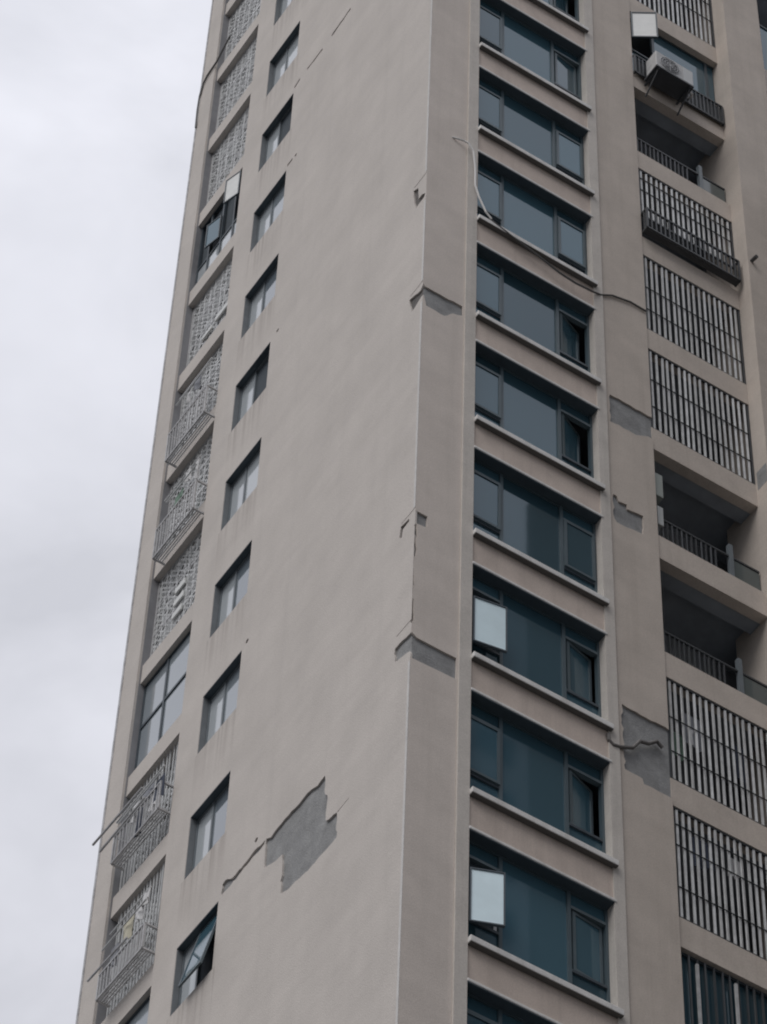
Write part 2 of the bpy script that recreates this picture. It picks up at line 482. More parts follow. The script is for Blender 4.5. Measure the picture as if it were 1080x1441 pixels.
part('window_strip', MB().box(.832, WX0, -.035, .25, 0, TOP), STRIP, T)
part('window_strip', MB().box(WX1, 3.743, -.03, .25, 0, TOP), STRIP, T)
part('balcony_pier', MB().box(6.95, 7.89, -.34, .9, 0, TOP), PAINT_SHADE, T)
part('cement_patch', MB().box(6.947, 6.9495, -.30, -.02, 50.75, 51.25), CEMENT, T)
part('cement_patch', MB().box(6.98, 7.40, -.3435, -.3405, 50.55, 50.95), CEMENT, T)
part('far_front_wall', MB().box(10.2, 15.0, 0, .3, 0, TOP), PAINT2, T)
part('front_wall_return', MB().box(BX0 - .04, BX0 - .001, .301, 1.5, 0, TOP), PAINT2, T)
part('rear_wall', MB().box(.5, 15, 9.5, 9.74, 0, TOP), PAINT, T)
part('core_wall', MB().box(1.52, 14.8, 1.52, 9.4, 0, TOP - .5), ROOM, T)
for k in range(-6, 22):
    z = 65.60 - 3 * k
    if 0 < z < TOP: part('floor_slab', MB().box(.21, 15, .26, 9.45, z, z + .14), SLAB, T)
part('roof_slab', MB().box(-.05, 15, -.05, 9.8, TOP, TOP + .4), SLAB, T)

# spandrels and ledges of the front windows
for k in range(-1, 12):
    o = part('spandrel', MB().box(WX0, WX1, 0.0, .22, HZ(k + 1) + .065, SZ(k) - .1155), SPAN, T)
    bevel(part('window_sill', MB().box(WX0 + .001, WX1 + .055, -.105, .24, SZ(k) - .115, SZ(k)), TRIM, T), .012)
    part('sill_shade_strip', MB().box(WX0 + .01, WX1 + .045, -.098, -.002, SZ(k) - .122, SZ(k) - .1155), SILL_SHADE, T)
    bevel(part('window_head', MB().box(WX0 + .001, WX1 + .04, -.045, .24, HZ(k + 1), HZ(k + 1) + .06), TRIM, T), .012)
part('lower_wall', MB().box(WX0, WX1, 0, .22, 0, HZ(12) - .01), SPAN, T)
part('upper_wall', MB().box(WX0, WX1, 0, .22, HZ(-1) + .2, TOP - .01), SPAN, T)

# --- front windows: frame > sash, pane
M1, M2 = 1.70, 2.87
GY = 0.16
def sash_obj(parent, w_, h_, hinge, rot, pane_mat, rail=.05, flip=1, frame_mat=None, axis='Z'):
    """a casement hung from its hinge; frame ring with the pane as a thin sheet in it"""
    b = MB(); t = .022
    x0, x1 = (0, w_) if flip > 0 else (-w_, 0)
    if axis == 'Z':
        b.box(x0, x1, -t, t, 0, rail).box(x0, x1, -t, t, h_ - rail, h_).box(x0, x0 + rail, -t, t, rail, h_ - rail).box(x1 - rail, x1, -t, t, rail, h_ - rail)
        b2 = MB().box(x0 + rail, x1 - rail, -.006, .006, rail, h_ - rail)
        r = (0, 0, rot)
    else:   # hung from the top edge
        b.box(x0, x1, -t, t, -rail, 0).box(x0, x1, -t, t, -h_, -h_ + rail).box(x0, x0 + rail, -t, t, -h_ + rail, -rail).box(x1 - rail, x1, -t, t, -h_ + rail, -rail)
        b2 = MB().box(x0 + rail, x1 - rail, -.006, .006, -h_ + rail, -rail)
        r = rot
    me = b.mesh('sash', frame_mat or FRAME)
    me.materials.append(pane_mat)
    n = len(me.vertices)
    # pane belongs to the sash mesh: one more part level would be too deep
    bm = bmesh.new(); bm.from_mesh(me)
    vs = [bm.verts.new(v) for v in b2.v]
    for f in b2.f:
        ff = bm.faces.new([vs[i] for i in f]); ff.material_index = 1
    bm.to_mesh(me); bm.free()
    return link('sash', me, parent, hinge, r)

STATE = {-1: ('c', 'c'), 0: ('c', 24), 1: ('c', 7), 2: ('c', 'c'), 3: ('c', 'c'), 4: ('c', 20), 5: ('c', 24), 6: ('c', 'c'), 7: ('b', 13), 8: ('c', 18), 9: ('b', 6), 10: ('c', 'c'), 11: ('c', 'c')}
for k in range(-1, 12):
    z0, z1 = SZ(k), HZ(k)
    b = MB(); y0, y1 = GY - .02, GY + .06; fr = .045
    b.box(WX0, WX1, y0, y1, z0, z0 + fr).box(WX0, WX1, y0, y1, z1 - fr, z1)
    for xc, ww in ((WX0 + fr / 2, fr), (M1, .06), (M2, .06), (WX1 - fr / 2, fr)):
        b.box(xc - ww / 2, xc + ww / 2, y0, y1, z0 + fr, z1 - fr)
    W = part('window', b, FRONTF, T)
    L, R = STATE[k]
    part('head_shade_sheet', MB().box(WX0 + .002, WX1 - .002, -.036, GY - .021, z1 - .022, z1 - .002), HEAD_SHADE, W)
    part('pane', MB().box(M1 + .03, M2 - .03, GY + .015, GY + .027, z0 + fr, z1 - fr), GLASS, W)
    lx0, lx1 = WX0 + fr, M1 - .03
    rx0, rx1 = M2 + .03, WX1 - fr
    tz = z1 - .37          # transom above the casements
    zb = z0 + .60
    for (a, c) in ((lx0, lx1), (rx0, rx1)):
        part('transom_and_shadow_bar', MB().box(a, c, y0 - .01, y1, tz, tz + .055), RAIL, W)
        part('transom_and_shadow_bar', MB().box(a, c, y0, y1, zb - .05, zb), FRAME, W)  # dark bar, the shadow line under the sash put into its colour
        part('pane', MB().box(a, c, GY + .015, GY + .027, tz + .055, z1 - fr), GLASS, W)
        part('pane', MB().box(a, c, GY + .015, GY + .027, z0 + fr, zb - .05), GLASS, W)
    h = tz - zb - .006
    for (a, c), st in (((lx0, lx1), L), ((rx0, rx1), R)):
        if st == 'b': part('room_dark_sheet', MB().box(a, c, GY + .050, GY + .058, zb, tz), SCREEN, W)
        elif st != 'c': part('curtain_and_room_dark', MB().box(a - .02, c + .02, GY + .40, GY + .42, zb - .3, tz + .4), SCREEN, W)  # dark sheet standing for the unlit room; the white ones below are cloth
    # left casement
    if L == 'c':
        sash_obj(W, lx1 - lx0 - .006, h, (lx0 + .003, GY - .030, zb + .003), 0, GLASS, frame_mat=FRONTF)
    else:
        o = sash_obj(W, .56 if k == 7 else .50, 1.06, (lx0 - .018, -.02, z1 - 1.84), -math.radians(10 if k == 7 else 22), SKY_PANE, rail=.022)
        o['label'] = 'pale blue casement sash standing open'
        if k == 9:
            part('curtain_and_room_dark', MB().box(lx1 - .09, lx1 - .01, GY + .005, GY + .012, z1 - 1.05, z1 - .62), CLOTH[0], W)
            part('curtain_and_room_dark', MB().box(lx1 - .07, lx1 - .02, GY + .005, GY + .012, z1 - 1.55, z1 - 1.40), CLOTH[0], W)
    # right casement
    if R == 'c':
        sash_obj(W, rx1 - rx0 - .006, h, (rx0 + .003, GY - .030, zb + .003), 0, GLASS, frame_mat=FRONTF)
    else:
        o = sash_obj(W, rx1 - rx0 - .05, h - .02, (rx0 + .035, GY + .01, zb + .012), math.radians(R), GLASS, frame_mat=RAIL)
        o['label'] = 'casement sash ajar into the room'

# --- side windows: frame > pane, sash
GX = 0.13
LST = {2: {'near': (80, 'in')}, 5: {'near': (84, 'in')}, 10: {'near': (12, 'top')}}
for k in FL:
    z0, z1 = LS(k), LH(k); fr = .04; ym = 6.04
    x0, x1 = GX - .01, GX + .05
    b = MB()
    b.box(x0, x1, LY0, LY1, z0, z0 + fr).box(x0, x1, LY0, LY1, z1 - fr, z1)
    for yc, ww in ((LY0 + fr / 2, fr), (ym, .05), (LY1 - fr / 2, fr)):
        b.box(x0, x1, yc - ww / 2, yc + ww / 2, z0 + fr, z1 - fr)
    W = part('window', b, FRAME2, T)
    part('head_shade_sheet', MB().box(.004, GX - .012, LY0 + .001, LY1 - .001, z1 - .016, z1 - .001), HEAD_SHADE, W)
    part('jamb_shade_sheet', MB().box(.010, GX - .012, LY1 - .014, LY1 - .001, z0 + .001, z1 - .017), JAMB_SHADE, W)
    st = LST.get(k)
    far, near = (ym + .025, LY1 - fr), (LY0 + fr, ym - .025)
    def side_sash(a, c, ang, hang):
        b = MB(); wd = c - a - .006; hh = z1 - z0 - 2 * fr - .01; rl = .035; t = .018
        if hang == 'top': lo, hi, p0, p1, org, rot = -hh, 0, 0, wd, (GX - .02, a + .003, z1 - fr - .005), (0, math.radians(ang), 0)
        elif hang == 'in': lo, hi, p0, p1, org, rot = 0, hh, 0, wd, (GX + .055, a + .02, z0 + fr + .005), (0, 0, -math.radians(ang))
        else: lo, hi, p0, p1, org, rot = 0, hh, -wd, 0, (GX - .02, c - .003, z0 + fr + .005), (0, 0, -math.radians(ang))
        for (a0, a1, c0, c1) in ((p0, p1, lo, lo + rl), (p0, p1, hi - rl, hi), (p0, p0 + rl, lo + rl, hi - rl), (p1 - rl, p1, lo + rl, hi - rl)):
            b.box(-t, t, a0, a1, c0, c1)
        s_ = part('sash', b, RAIL, W, org, rot)
        me = s_.data
        me.materials.append(GLASS)
        bm = bmesh.new(); bm.from_mesh(me)
        q = MB().box(-.006, .006, p0 + rl, p1 - rl, lo + rl, hi - rl)
        vs = [bm.verts.new(v) for v in q.v]
        for f in q.f: bm.faces.new([vs[i] for i in f]).material_index = 1
        bm.to_mesh(me); bm.free()
        part('room_dark_sheet', MB().box(GX + .03, GX + .036, a, c, z0 + fr, z1 - fr), SCREEN, W)
        return s_
    for rng, key in ((far, 'far'), (near, 'near')):
        if st and key in st:
            o = side_sash(*rng, *st[key]); o['label'] = 'sash standing open'
        else:
            part('pane', MB().box(GX + .014, GX + .026, rng[0], rng[1], z0 + fr, z1 - fr), BATH2 if key == 'far' else random.choice((BATH, BATH, BATH2, BATH3)), W)
# --- front balcony bay
def SB(k): return 65.33 - 3 * k      # spandrel soffit
def ST(k): return 65.94 - 3 * k      # spandrel top
for k in range(-1, 13):
    part('balcony_parapet', MB().box(BX0, 6.949, 0.02, .22, SB(k), ST(k)), PAINT_SHADE, T)
part('bay_back_wall', MB().box(BX0, 6.95, 1.45, 1.51, 0, TOP - .5), ROOM, T)

barL = MB().box(-.020, .020, -.012, .012, 0, 1).mesh('bar', BARL)
barD = MB().box(-.014, .014, -.014, .014, 0, 1).mesh('bar', BARD)
def bars(parent, x0, x1, n, y, z0, z1, me, skip=(), axis='x'):
    for i in range(n):
        if i in skip: continue
        x = x0 + (x1 - x0) * i / (n - 1)
        j = random.uniform(-.006, .006); ti = random.uniform(-.004, .004)
        o = link('bar', me, parent, (x + j, y, z0) if axis == 'x' else (y, x + j, z0), (0, ti, random.uniform(-.25, .25)) if axis == 'x' else (ti, 0, math.pi / 2))
        o.scale = (1, 1, z1 - z0)
def grille(z0, z1, rails, n=18, y=0.05, skip=(), x0=BX0 + .05, x1=6.90):
    b = MB()
    for z in (z0 + .02, z1 - .02): b.box(x0 - .03, x1 + .03, y - .018, y + .018, z - .02, z + .02)
    b.box(x0 - .05, x0 - .01, y - .018, y + .018, z0, z1).box(x1 + .005, x1 + .05, y - .018, y + .018, z0, z1)
    for z in rails: b.box(x0, x1, y - .030, y - .014, z - .006, z + .006)
    G = part('security_grille', b, BARD, T)
    bars(G, x0 + .04, x1 - .05, n, y, z0 + .04, z1 - .04, barL, skip)
    return G
grille(ST(0), SB(-1), [67.0, 67.7], 18)
grille(57.72, SB(2), [58.6, 59.0], 18)
grille(ST(4), SB(3), [54.6, 55.3], 18)
grille(ST(5), SB(4), [51.6, 52.4], 18)
grille(ST(8), SB(7), [42.6, 43.4], 18)
grille(ST(9), SB(8), [39.6, 40.5, 40.95], 18)
# cell 3: box cage hanging out under the grille
def cage_box(x0, x1, y0, z0, z1, n, ny=3, floor=True):
    b = MB(); r = .02
    for z in (z0, z1):
        b.box(x0, x1, y0 - r, y0 + r, z - r, z + r).box(x0 - r, x0 + r, y0, 0, z - r, z + r).box(x1 - r, x1 + r, y0, 0, z - r, z + r)
    for x in (x0, x1): b.box(x - r, x + r, y0 - r, y0 + r, z0, z1)
    if floor:
        b.box(x0, x1, y0 + .03, -.01, z0 - .012, z0 + .003)
    G = part('balcony_cage', b, BARD, T)
    bars(G, x0 + .1, x1 - .1, n, y0, z0, z1, barD)
    for j in range(1, ny):
        y = y0 * j / ny
        for x in (x0, x1):
            o = link('bar', barD, G, (x, y, z0)); o.scale = (1, 1, z1 - z0)
    return G
cage_box(4.74, 6.86, -.16, 57.02, 57.66, 20, 2)
# cell 1: glazed balcony behind, cage, AC unit, white sash
W = part('balcony_window', MB().box(BX0, 6.94, .15, .21, ST(1), ST(1) + .05).box(BX0, 6.94, .15, .21, SB(0) - .05, SB(0)).box(5.36, 5.42, .15, .21, ST(1) + .05, SB(0) - .05).box(6.70, 6.76, .15, .21, ST(1) + .05, SB(0) - .05).box(BX0, 5.36, .15, .21, 64.05, 64.1), FRAME, T)
part('pane', MB().box(5.42, 6.70, .18, .192, ST(1) + .05, SB(0) - .05), GLASS, W)
part('pane', MB().box(6.76, 6.93, .18, .192, ST(1) + .05, SB(0) - .05), GLASS, W)
part('pane', MB().box(BX0 + .02, 5.36, .18, .192, ST(1) + .05, 64.05), GLASS, W)
o = sash_obj(W, .53, 1.0, (4.74, 0.0, 64.22), -math.radians(33), WHITE, rail=.03)
o['label'] = 'white panelled sash standing open'
cage_box(4.74, 6.90, -.05, 62.80, 63.45, 22, 1, False)
part('railing_panel', MB().box(4.76, 6.88, -.028, -.016, 62.82, 63.42), BARD, T)
b = MB().box(4.93, 5.84, -.50, -.07, 62.60, 62.645)
part('bracket', b, BARD, T)
for xx in (5.0, 5.77): part('bracket', MB().box(xx - .02, xx + .02, -.48, .0, 62.555, 62.598).tube([(xx, -.44, 62.55), (xx, -.0, 62.15)], .018), BARD, T)
# cell 2, 6, 7: open balconies with railings
def open_balcony(k, posts=True):
    zt = ST(k)
    b = MB().box(BX0 + .01, 6.92, .10, .14, zt + .62, zt + .66)
    G = part('railing', b, BARD, T)
    bars(G, BX0 + .1, 6.0, 13, .12, zt, zt + .62, barD)
    p = MB().box(6.28, 6.36, .08, .16, zt, zt + .95)
    part('post', p, FRAME2, G)
    part('glass_parapet', MB().box(6.37, 6.92, .115, .125, zt + .03, zt + .60), mat('parapet_glass', (0.10, 0.12, 0.12), .1, ior=1.5), G)
    b = MB().box(5.5, 6.9, 1.38, 1.44, zt + .1, zt + 2.0)
    part('balcony_door', b, GLASS, T)
for k in (2, 6, 7): open_balcony(k)
# beam below the ceiling of the open balconies
for k in (1, 5, 6):
    part('ceiling_beam', MB().box(BX0 + .002, 6.948, .222, .5, SB(k) + .02, SB(k) + .28), SLAB, T)
# wall boxes seen at the left of cell 6
tag(bevel(part('wall_cabinet', MB().box(4.722, 4.92, .05, .30, 49.10, 49.72), mat('grey_green_box', (0.33, 0.36, 0.34), .6), None), .01), 'small grey green box in top left corner of open balcony', 'cabinet')
tag(bevel(part('wall_cabinet', MB().box(4.80, 4.92, .08, .25, 48.36, 48.86), mat('pale_box', (0.5, 0.52, 0.52), .6), None), .01), 'narrow pale box under the grey green box on open balcony', 'cabinet')
# cell 10: enclosed dark balcony
W = part('balcony_window', MB().box(BX0, 6.94, .10, .16, SB(9) - .05, SB(9)).box(BX0, 6.94, .10, .16, ST(10), ST(10) + .05).box(BX0, BX0 + .04, .10, .16, ST(10) + .05, SB(9) - .05), FRAME, T)
part('pane', MB().box(BX0 + .01, 6.94, .135, .147, ST(10) + .05, SB(9) - .05), GLASS, W)
bars(W, BX0 + .2, 6.8, 14, .07, ST(10), SB(9) - .05, barD)
for x in (5.03, 5.72): 
    o = link('post', MB().box(-.02, .02, -.02, .02, 0, 2.2).mesh('post', STEEL), W, (x, .04, ST(10)))
# window column beyond the pier
for k in range(-1, 6):
    part('far_spandrel', MB().box(7.891, 10.2, 0.02, .25, HZ(k + 1) - .06, SZ(k)), PAINT2, T)
    W = part('window', MB().box(7.891, 10.2, .12, .18, SZ(k), SZ(k) + .05).box(7.891, 10.2, .12, .18, HZ(k) - .11, HZ(k) - .06).box(8.9, 8.96, .12, .18, SZ(k) + .05, HZ(k) - .11), FRAME, T)
    part('pane', MB().box(7.891, 10.2, .145, .157, SZ(k) + .05, HZ(k) - .11), GLASS, W)
part('far_lower_wall', MB().box(7.891, 10.2, .02, .25, 0, HZ(6) - .061), PAINT2, T)

# --- side balcony bay
for i in range(-2, 12):
    part('bay_spandrel', MB().box(.05, .30, CY0, CY1, CH(i), CH(i) + .5), PAINT, T)
part('bay_jamb', MB().box(.501, 1.5, CY1 + .001, CY1 + .2, 0, TOP - .5), PAINT, T)
part('bay_back', MB().box(1.40, 1.46, CY0, CY1, 0, TOP - .5), ROOM, T)
part('bay_jamb', MB().box(.202, 1.5, CY0 - .2, CY0 - .001, 0, TOP - .5), PAINT, T)
def mesh_screen(i, x=.19, sp=.15, t=.034, z0=None):
    z0 = CH(i + 1) + .5 if z0 is None else z0
    z1 = CH(i)
    y0, y1 = CY0 + .01, CY1 - .01
    b = MB()
    b.box(x - .02, x + .02, y0, y1, z0, z0 + .05).box(x - .02, x + .02, y0, y1, z1 - .05, z1).box(x - .02, x + .02, y0, y0 + .05, z0, z1).box(x - .02, x + .02, y1 - .05, y1, z0, z1)
    for z in (z0 + (z1 - z0) * .36, z0 + (z1 - z0) * .68): b.box(x - .015, x + .015, y0, y1, z - .02, z + .02)
    F = part('mesh_screen', b, STEEL, T)
    q = MB(); mr = random.Random(90 + i)
    for jz in range(5):
        zz = z0 + (z1 - z0) * (jz + mr.uniform(.1, .9)) / 5
        q.box(x - .012, x + .012, y0, y0 + (y1 - y0) * mr.uniform(.5, 1), zz - .018, zz + .018)
    for jy in range(9):
        yy = y0 + (y1 - y0) * (jy + mr.uniform(.2, .8)) / 9
        q.box(x - .014, x + .010, yy - .013, yy + .013, z0, z1)
    H = z1 - z0; Wd = y1 - y0
    for sgn in (1, -1):
        c = -H
        while c < Wd + H:
            # line y = y0 + c + s*(z - z0)*sgn, clipped to the panel
            pts = []
            for zz in (0, H):
                pts.append((c + sgn * zz if sgn > 0 else c + H - zz, zz))
            (ya, za), (yb, zb) = pts
            def clip(yv):
                return za + (zb - za) * (yv - ya) / (yb - ya)
            lo, hi = sorted((ya, yb))
            if hi > 0 and lo < Wd:
                A, B = [ya, za], [yb, zb]
                for P in (A, B):
                    if P[0] < 0: P[1] = clip(0); P[0] = 0
                    if P[0] > Wd: P[1] = clip(Wd); P[0] = Wd
                if abs(A[0] - B[0]) > .03:
                    d = Vector((0, B[0] - A[0], B[1] - A[1])).normalized()
                    nn = Vector((0, -d.z, d.y)) * t / 2
                    a = Vector((x + .004 * sgn, y0 + A[0], z0 + A[1])); e = Vector((x + .004 * sgn, y0 + B[0], z0 + B[1]))
                    n = len(q.v)
                    for off in (-.004, .004):
                        o_ = Vector((off, 0, 0))
                        q.v += [tuple(a + nn + o_), tuple(a - nn + o_), tuple(e - nn + o_), tuple(e + nn + o_)]
                    q.f += [(n, n + 1, n + 2, n + 3), (n + 7, n + 6, n + 5, n + 4), (n, n + 3, n + 7, n + 4), (n + 1, n + 5, n + 6, n + 2)]
            c += sp * mr.uniform(.65, 1.35)
    m_ = part('wire_mesh', q, BARL, F)
    m_['kind'] = 'stuff'
    rr = random.Random(40 + i)
    for _ in range(9):
        yy = rr.uniform(y0, y1 - .6); zz = rr.uniform(z0 + .1, z1 - .9)
        part('stored_panel', MB().box(x + .06 + .035 * _, x + .08 + .035 * _, yy, yy + rr.uniform(.12, .5), zz, zz + rr.uniform(.15, .6)), CLOTH[rr.choice((0, 0, 1, 2, 3, 4))], F)
    return F
for i in (-1, 0, 1, 3, 4, 5, 6): mesh_screen(i)
for i in (8, 9): mesh_screen(i, .30, .24, .05, CH(i + 1) + .5)

def side_cage(i, z0, z1, xo=-.22, n=13, y0=CY0 + .03, y1=8.75, rails=2):
    b = MB(); r = .017
    for z in [z0 + (z1 - z0) * j / (rails - 1) for j in range(rails)]:
        b.box(xo - r, xo + r, y0, y1, z - r, z + r).box(xo, .03, y0 - r, y0 + r, z - r, z + r).box(xo, .03, y1 - r, y1 + r, z - r, z + r)
    for y in (y0, y1): b.box(xo - r, xo + r, y - r, y + r, z0, z1)
    for j in range(1, 5): b.box(xo - xo * j / 5 - .01, xo - xo * j / 5 + .01, y0, y1, z0 - .01, z0 + .01)
    G = part('window_cage', b, STEEL, T)
    bars(G, y0 + .08, y1 - .08, n, xo, z0, z1, barS, axis='y')
    # the plain bars of the opening behind
    if i in (8, 9): bars(G, y0 + .05, y1 + .3, 17, .14, CH(i + 1) + .5, CH(i), barS2, axis='y')
    return G
barS = MB().box(-.010, .010, -.010, .010, 0, 1).mesh('bar', STEEL)
barS2 = MB().box(-.012, .012, -.012, .012, 0, 1).mesh('bar', BARL)
side_cage(4, 55.9, 56.75)
side_cage(5, 52.9, 53.75)
side_cage(8, 44.80, 45.45, y1=8.85)
side_cage(9, 41.55, 42.1)
# glazed side bay windows
def bay_window(i, x=.17, two=True):
    z0, z1 = CH(i + 1) + .5, CH(i)
    fr = .05; ym = 8.36; zm = z0 + (z1 - z0) * .53
    b = MB()
    b.box(x - .03, x + .03, CY0, CY1, z0, z0 + fr).box(x - .03, x + .03, CY0, CY1, z1 - fr, z1)
    for yc in (CY0 + .025, ym, CY1 - .025): b.box(x - .03, x + .03, yc - .03, yc + .03, z0 + fr, z1 - fr)
    W = part('bay_window', b, FRAME, T)
    for (a, c) in ((CY0 + .055, ym - .03), (ym + .03, CY1 - .055)):
        part('glazing_bar', MB().box(x - .028, x + .028, a, c, zm - .03, zm + .03), FRAME, W)
        part('pane', MB().box(x - .006, x + .006, a, c, z0 + fr, zm - .03), BATH, W)
        part('pane', MB().box(x - .006, x + .006, a, c, zm + .03, z1 - fr), BATH, W)
    return W
bay_window(7)
bay_window(10)
# open casement window in bay cell 2
i = 2; z0, z1 = CH(3) + .5, CH(2)
b = MB(); x = .17
b.box(x - .03, x + .03, CY0, CY1, z0, z0 + .05).box(x - .03, x + .03, CY0, CY1, z1 - .05, z1)
for yc in (CY0 + .03, 7.75, 8.25, 8.75, CY1 - .03): b.box(x - .03, x + .03, yc - .03, yc + .03, z0 + .05, z1 - .05)
for z in (z0 + .85,): b.box(x - .028, x + .028, CY0 + .06, CY1 - .06, z - .03, z + .03)
W = part('bay_window', b, FRAME, T)
for (a, c) in ((CY0 + .06, 7.72), (7.78, 8.22), (8.28, 8.72), (8.78, CY1 - .06)):
    part('pane', MB().box(x - .006, x + .006, a, c, z0 + .05, z0 + .82), BATH2, W)
part('room_dark_sheet', MB().box(.215, .222, CY0 + .06, CY1 - .06, z0 + .88, z1 - .05), SCREEN, W)
def bay_sash(y, wd, zlo, zhi, ang, m, lab=None, xh=.12):
    b = MB(); rl = .03; t = .016; hh = zhi - zlo
    for (a0, a1, c0, c1) in ((0, wd, 0, rl), (0, wd, hh - rl, hh), (0, rl, rl, hh - rl), (wd - rl, wd, rl, hh - rl)): b.box(-t, t, a0, a1, c0, c1)
    s_ = part('sash', b, FRAME, W, (xh, y, zlo), (0, 0, math.radians(ang)))
    part_m = MB().box(-.005, .005, rl, wd - rl, rl, hh - rl)
    me = s_.data; me.materials.append(m)
    bm = bmesh.new(); bm.from_mesh(me)
    vs = [bm.verts.new(v) for v in part_m.v]
    for f in part_m.f: bm.faces.new([vs[i] for i in f]).material_index = 1
    bm.to_mesh(me); bm.free()
    if lab: s_['label'] = lab
bay_sash(7.34, .42, 63.78, 64.66, 17, WHITE, 'white panelled sash standing open', 0.0)
bay_sash(8.27, .42, 63.40, 64.25, 14, GLASS, 'dark sash ajar')
# ------------------------------------------------------------------ things on the tower
# air conditioner standing on the cage
AC = thing('air_conditioner', 'white air conditioner outdoor unit standing on dark balcony cage', 'air conditioner', (5.40, -.30, 62.65))
bevel(part('casing', MB().box(-.45, .45, -.17, .17, 0, .60), mat('aged_casing', (.50, .505, .51), .55, var=.2, vscale=4, stain=((.3, .28, .25), .5)), AC), .02)
f = MB()
for rr in (.07, .13, .19, .235):
    f.tube([(-.12 + rr * math.cos(t * math.pi / 10), -.185, .30 + rr * math.sin(t * math.pi / 10)) for t in range(21)], .007, 4)
for t in range(8):
    f.tube([(-.12, -.185, .30), (-.12 + .235 * math.cos(t * math.pi / 4), -.185, .30 + .235 * math.sin(t * math.pi / 4))], .006, 4)
part('fan_guard', f, STEEL, AC)
d = MB(); n = 20
d.v = [(-.12 + .225 * math.cos(2 * math.pi * t / n), -.172, .30 + .225 * math.sin(2 * math.pi * t / n)) for t in range(n)] + [(-.12 + .225 * math.cos(2 * math.pi * t / n), -.178, .30 + .225 * math.sin(2 * math.pi * t / n)) for t in range(n)]
d.f = [tuple(range(n, 2 * n))] + [(t, (t + 1) % n, n + (t + 1) % n, n + t) for t in range(n)]
part('fan_opening', d, BARD, AC)
part('pipe', MB().tube([(.44, .0, .14), (.56, .02, .12), (.62, .12, .20), (.66, .30, .42)], .022), CABLEW, AC)
part('side_panel', MB().box(.20, .44, -.178, -.1705, .05, .55), mat('ac_grey', (.5, .51, .51), .5), AC)

def on_front(pts, y=-.03): return [(x, y, z) for x, z in pts]
tag(part('hanging_cable', MB().tube([(x, yy, z) for (x, z), yy in zip([(0.508,56.527),(0.591,56.50),(0.72,56.50),(0.80,56.44),(0.90,56.25),(0.955,55.75),(0.966,55.214),(1.05,54.86),(1.12,54.66),(1.18,54.48),(1.30,54.36)], [.0,-.04,-.07,-.10,-.11,-.09,-.08,-.09,-.10,-.11,-.11])], .019), CABLEW, None), 'pale loose cable drooping from column across window strip', 'cable')
tag(part('hanging_cable', MB().tube([(x, -.10 if x < 3.6 else -.025, z) for x, z in [(1.30,54.34),(1.722,54.20),(2.0,54.13),(2.306,54.05),(2.754,53.90),(3.10,53.86),(3.443,53.90),(3.7,54.08),(3.946,54.27),(4.354,54.40),(4.70,54.39)]], .020), CABLE, None), 'dark cable sagging under the sill and across front pier', 'cable')
tag(part('drain_pipe', MB().tube([(x, -.03, z) for x, z in [(3.531,42.12),(3.545,41.99),(3.62,41.93),(3.745,41.965),(3.986,42.10),(4.126,42.34),(4.287,42.39),(4.453,42.55),(4.557,42.47)]], .032, 8), mat('pipe_grey', (.17, .16, .155), .7), None), 'grey bent pipe crossing the patch of bare cement', 'pipe')
tag(part('pipe_stub', MB().tube([(7.03, -.33, 57.6), (7.03, -.50, 57.56)], .04, 8), CABLE, None), 'short dark pipe stub poking from the balcony pier', 'pipe')

tag(part('edge_cable', MB().tube([(-.06, y, z) for y, z in [(8.55,71.95),(8.788,71.783),(9.095,71.55),(9.498,71.50),(9.66,71.36),(9.76,70.95),(9.78,70.4),(9.75,69.6)]], .022), CABLE, None), 'dark cable looping over the top of the far pilaster', 'cable')

def garment(name, y, z, wd, h, m, label, cat='laundry', x=-.2, grp=None, tilt=0.0):
    """cloth hung over a rod: wavy sheet with thickness and an uneven hem"""
    ny, nz = 8, 6
    ph = random.uniform(0, 6)
    b = MB()
    for off in (-.006, .006):
        for j in range(nz + 1):
            for i in range(ny + 1):
                u, v = i / ny, j / nz
                b.v.append((off + .035 * v * math.sin(ph + u * 9) + tilt * v * h, (u - .5) * wd * (1 - .12 * v * math.sin(ph)), -v * h * (1 + .10 * math.sin(ph + u * 5))))
    S = (ny + 1) * (nz + 1)
    for j in range(nz):
        for i in range(ny):
            a = j * (ny + 1) + i
            b.f += [(a, a + 1, a + ny + 2, a + ny + 1), (S + a, S + a + ny + 1, S + a + ny + 2, S + a + 1)]
    ring = [i for i in range(ny + 1)] + [j * (ny + 1) + ny for j in range(1, nz + 1)] + [nz * (ny + 1) + i for i in range(ny - 1, -1, -1)] + [j * (ny + 1) for j in range(nz - 1, 0, -1)]
    for q in range(len(ring)):
        a, c = ring[q], ring[(q + 1) % len(ring)]
        b.f.append((a, S + a, S + c, c))
    o = part(name, b, m, None, (x, y, z))
    return tag(o, label, cat, grp)
G1 = 'laundry drying in the side cages'
W_, GR, NV, CR_, GN = CLOTH
garment('hanging_cloth', 8.22, 45.72, .16, .42, W_, 'narrow white cloth hung at the far end of the pole cage', grp=G1)
garment('hanging_cloth', 7.80, 45.78, .34, .30, GR, 'grey cloth hung in the middle of the pole cage', grp=G1)
garment('hanging_cloth', 7.58, 45.36, .22, .34, W_, 'white cloth hung low in the pole cage', grp=G1)
garment('hanging_cloth', 7.40, 45.62, .26, .50, NV, 'dark navy cloth at the near end of the pole cage', grp=G1)
garment('hanging_cloth', 8.02, 45.40, .14, .62, NV, 'dark narrow cloth dangling below the pole cage', grp=G1)
garment('hanging_cloth', 7.95, 42.72, .34, .42, CR_, 'cream cloth hung in the lowest cage', grp=G1)
garment('hanging_cloth', 7.60, 42.78, .24, .36, W_, 'small white cloth beside the cream cloth in lowest cage', grp=G1)
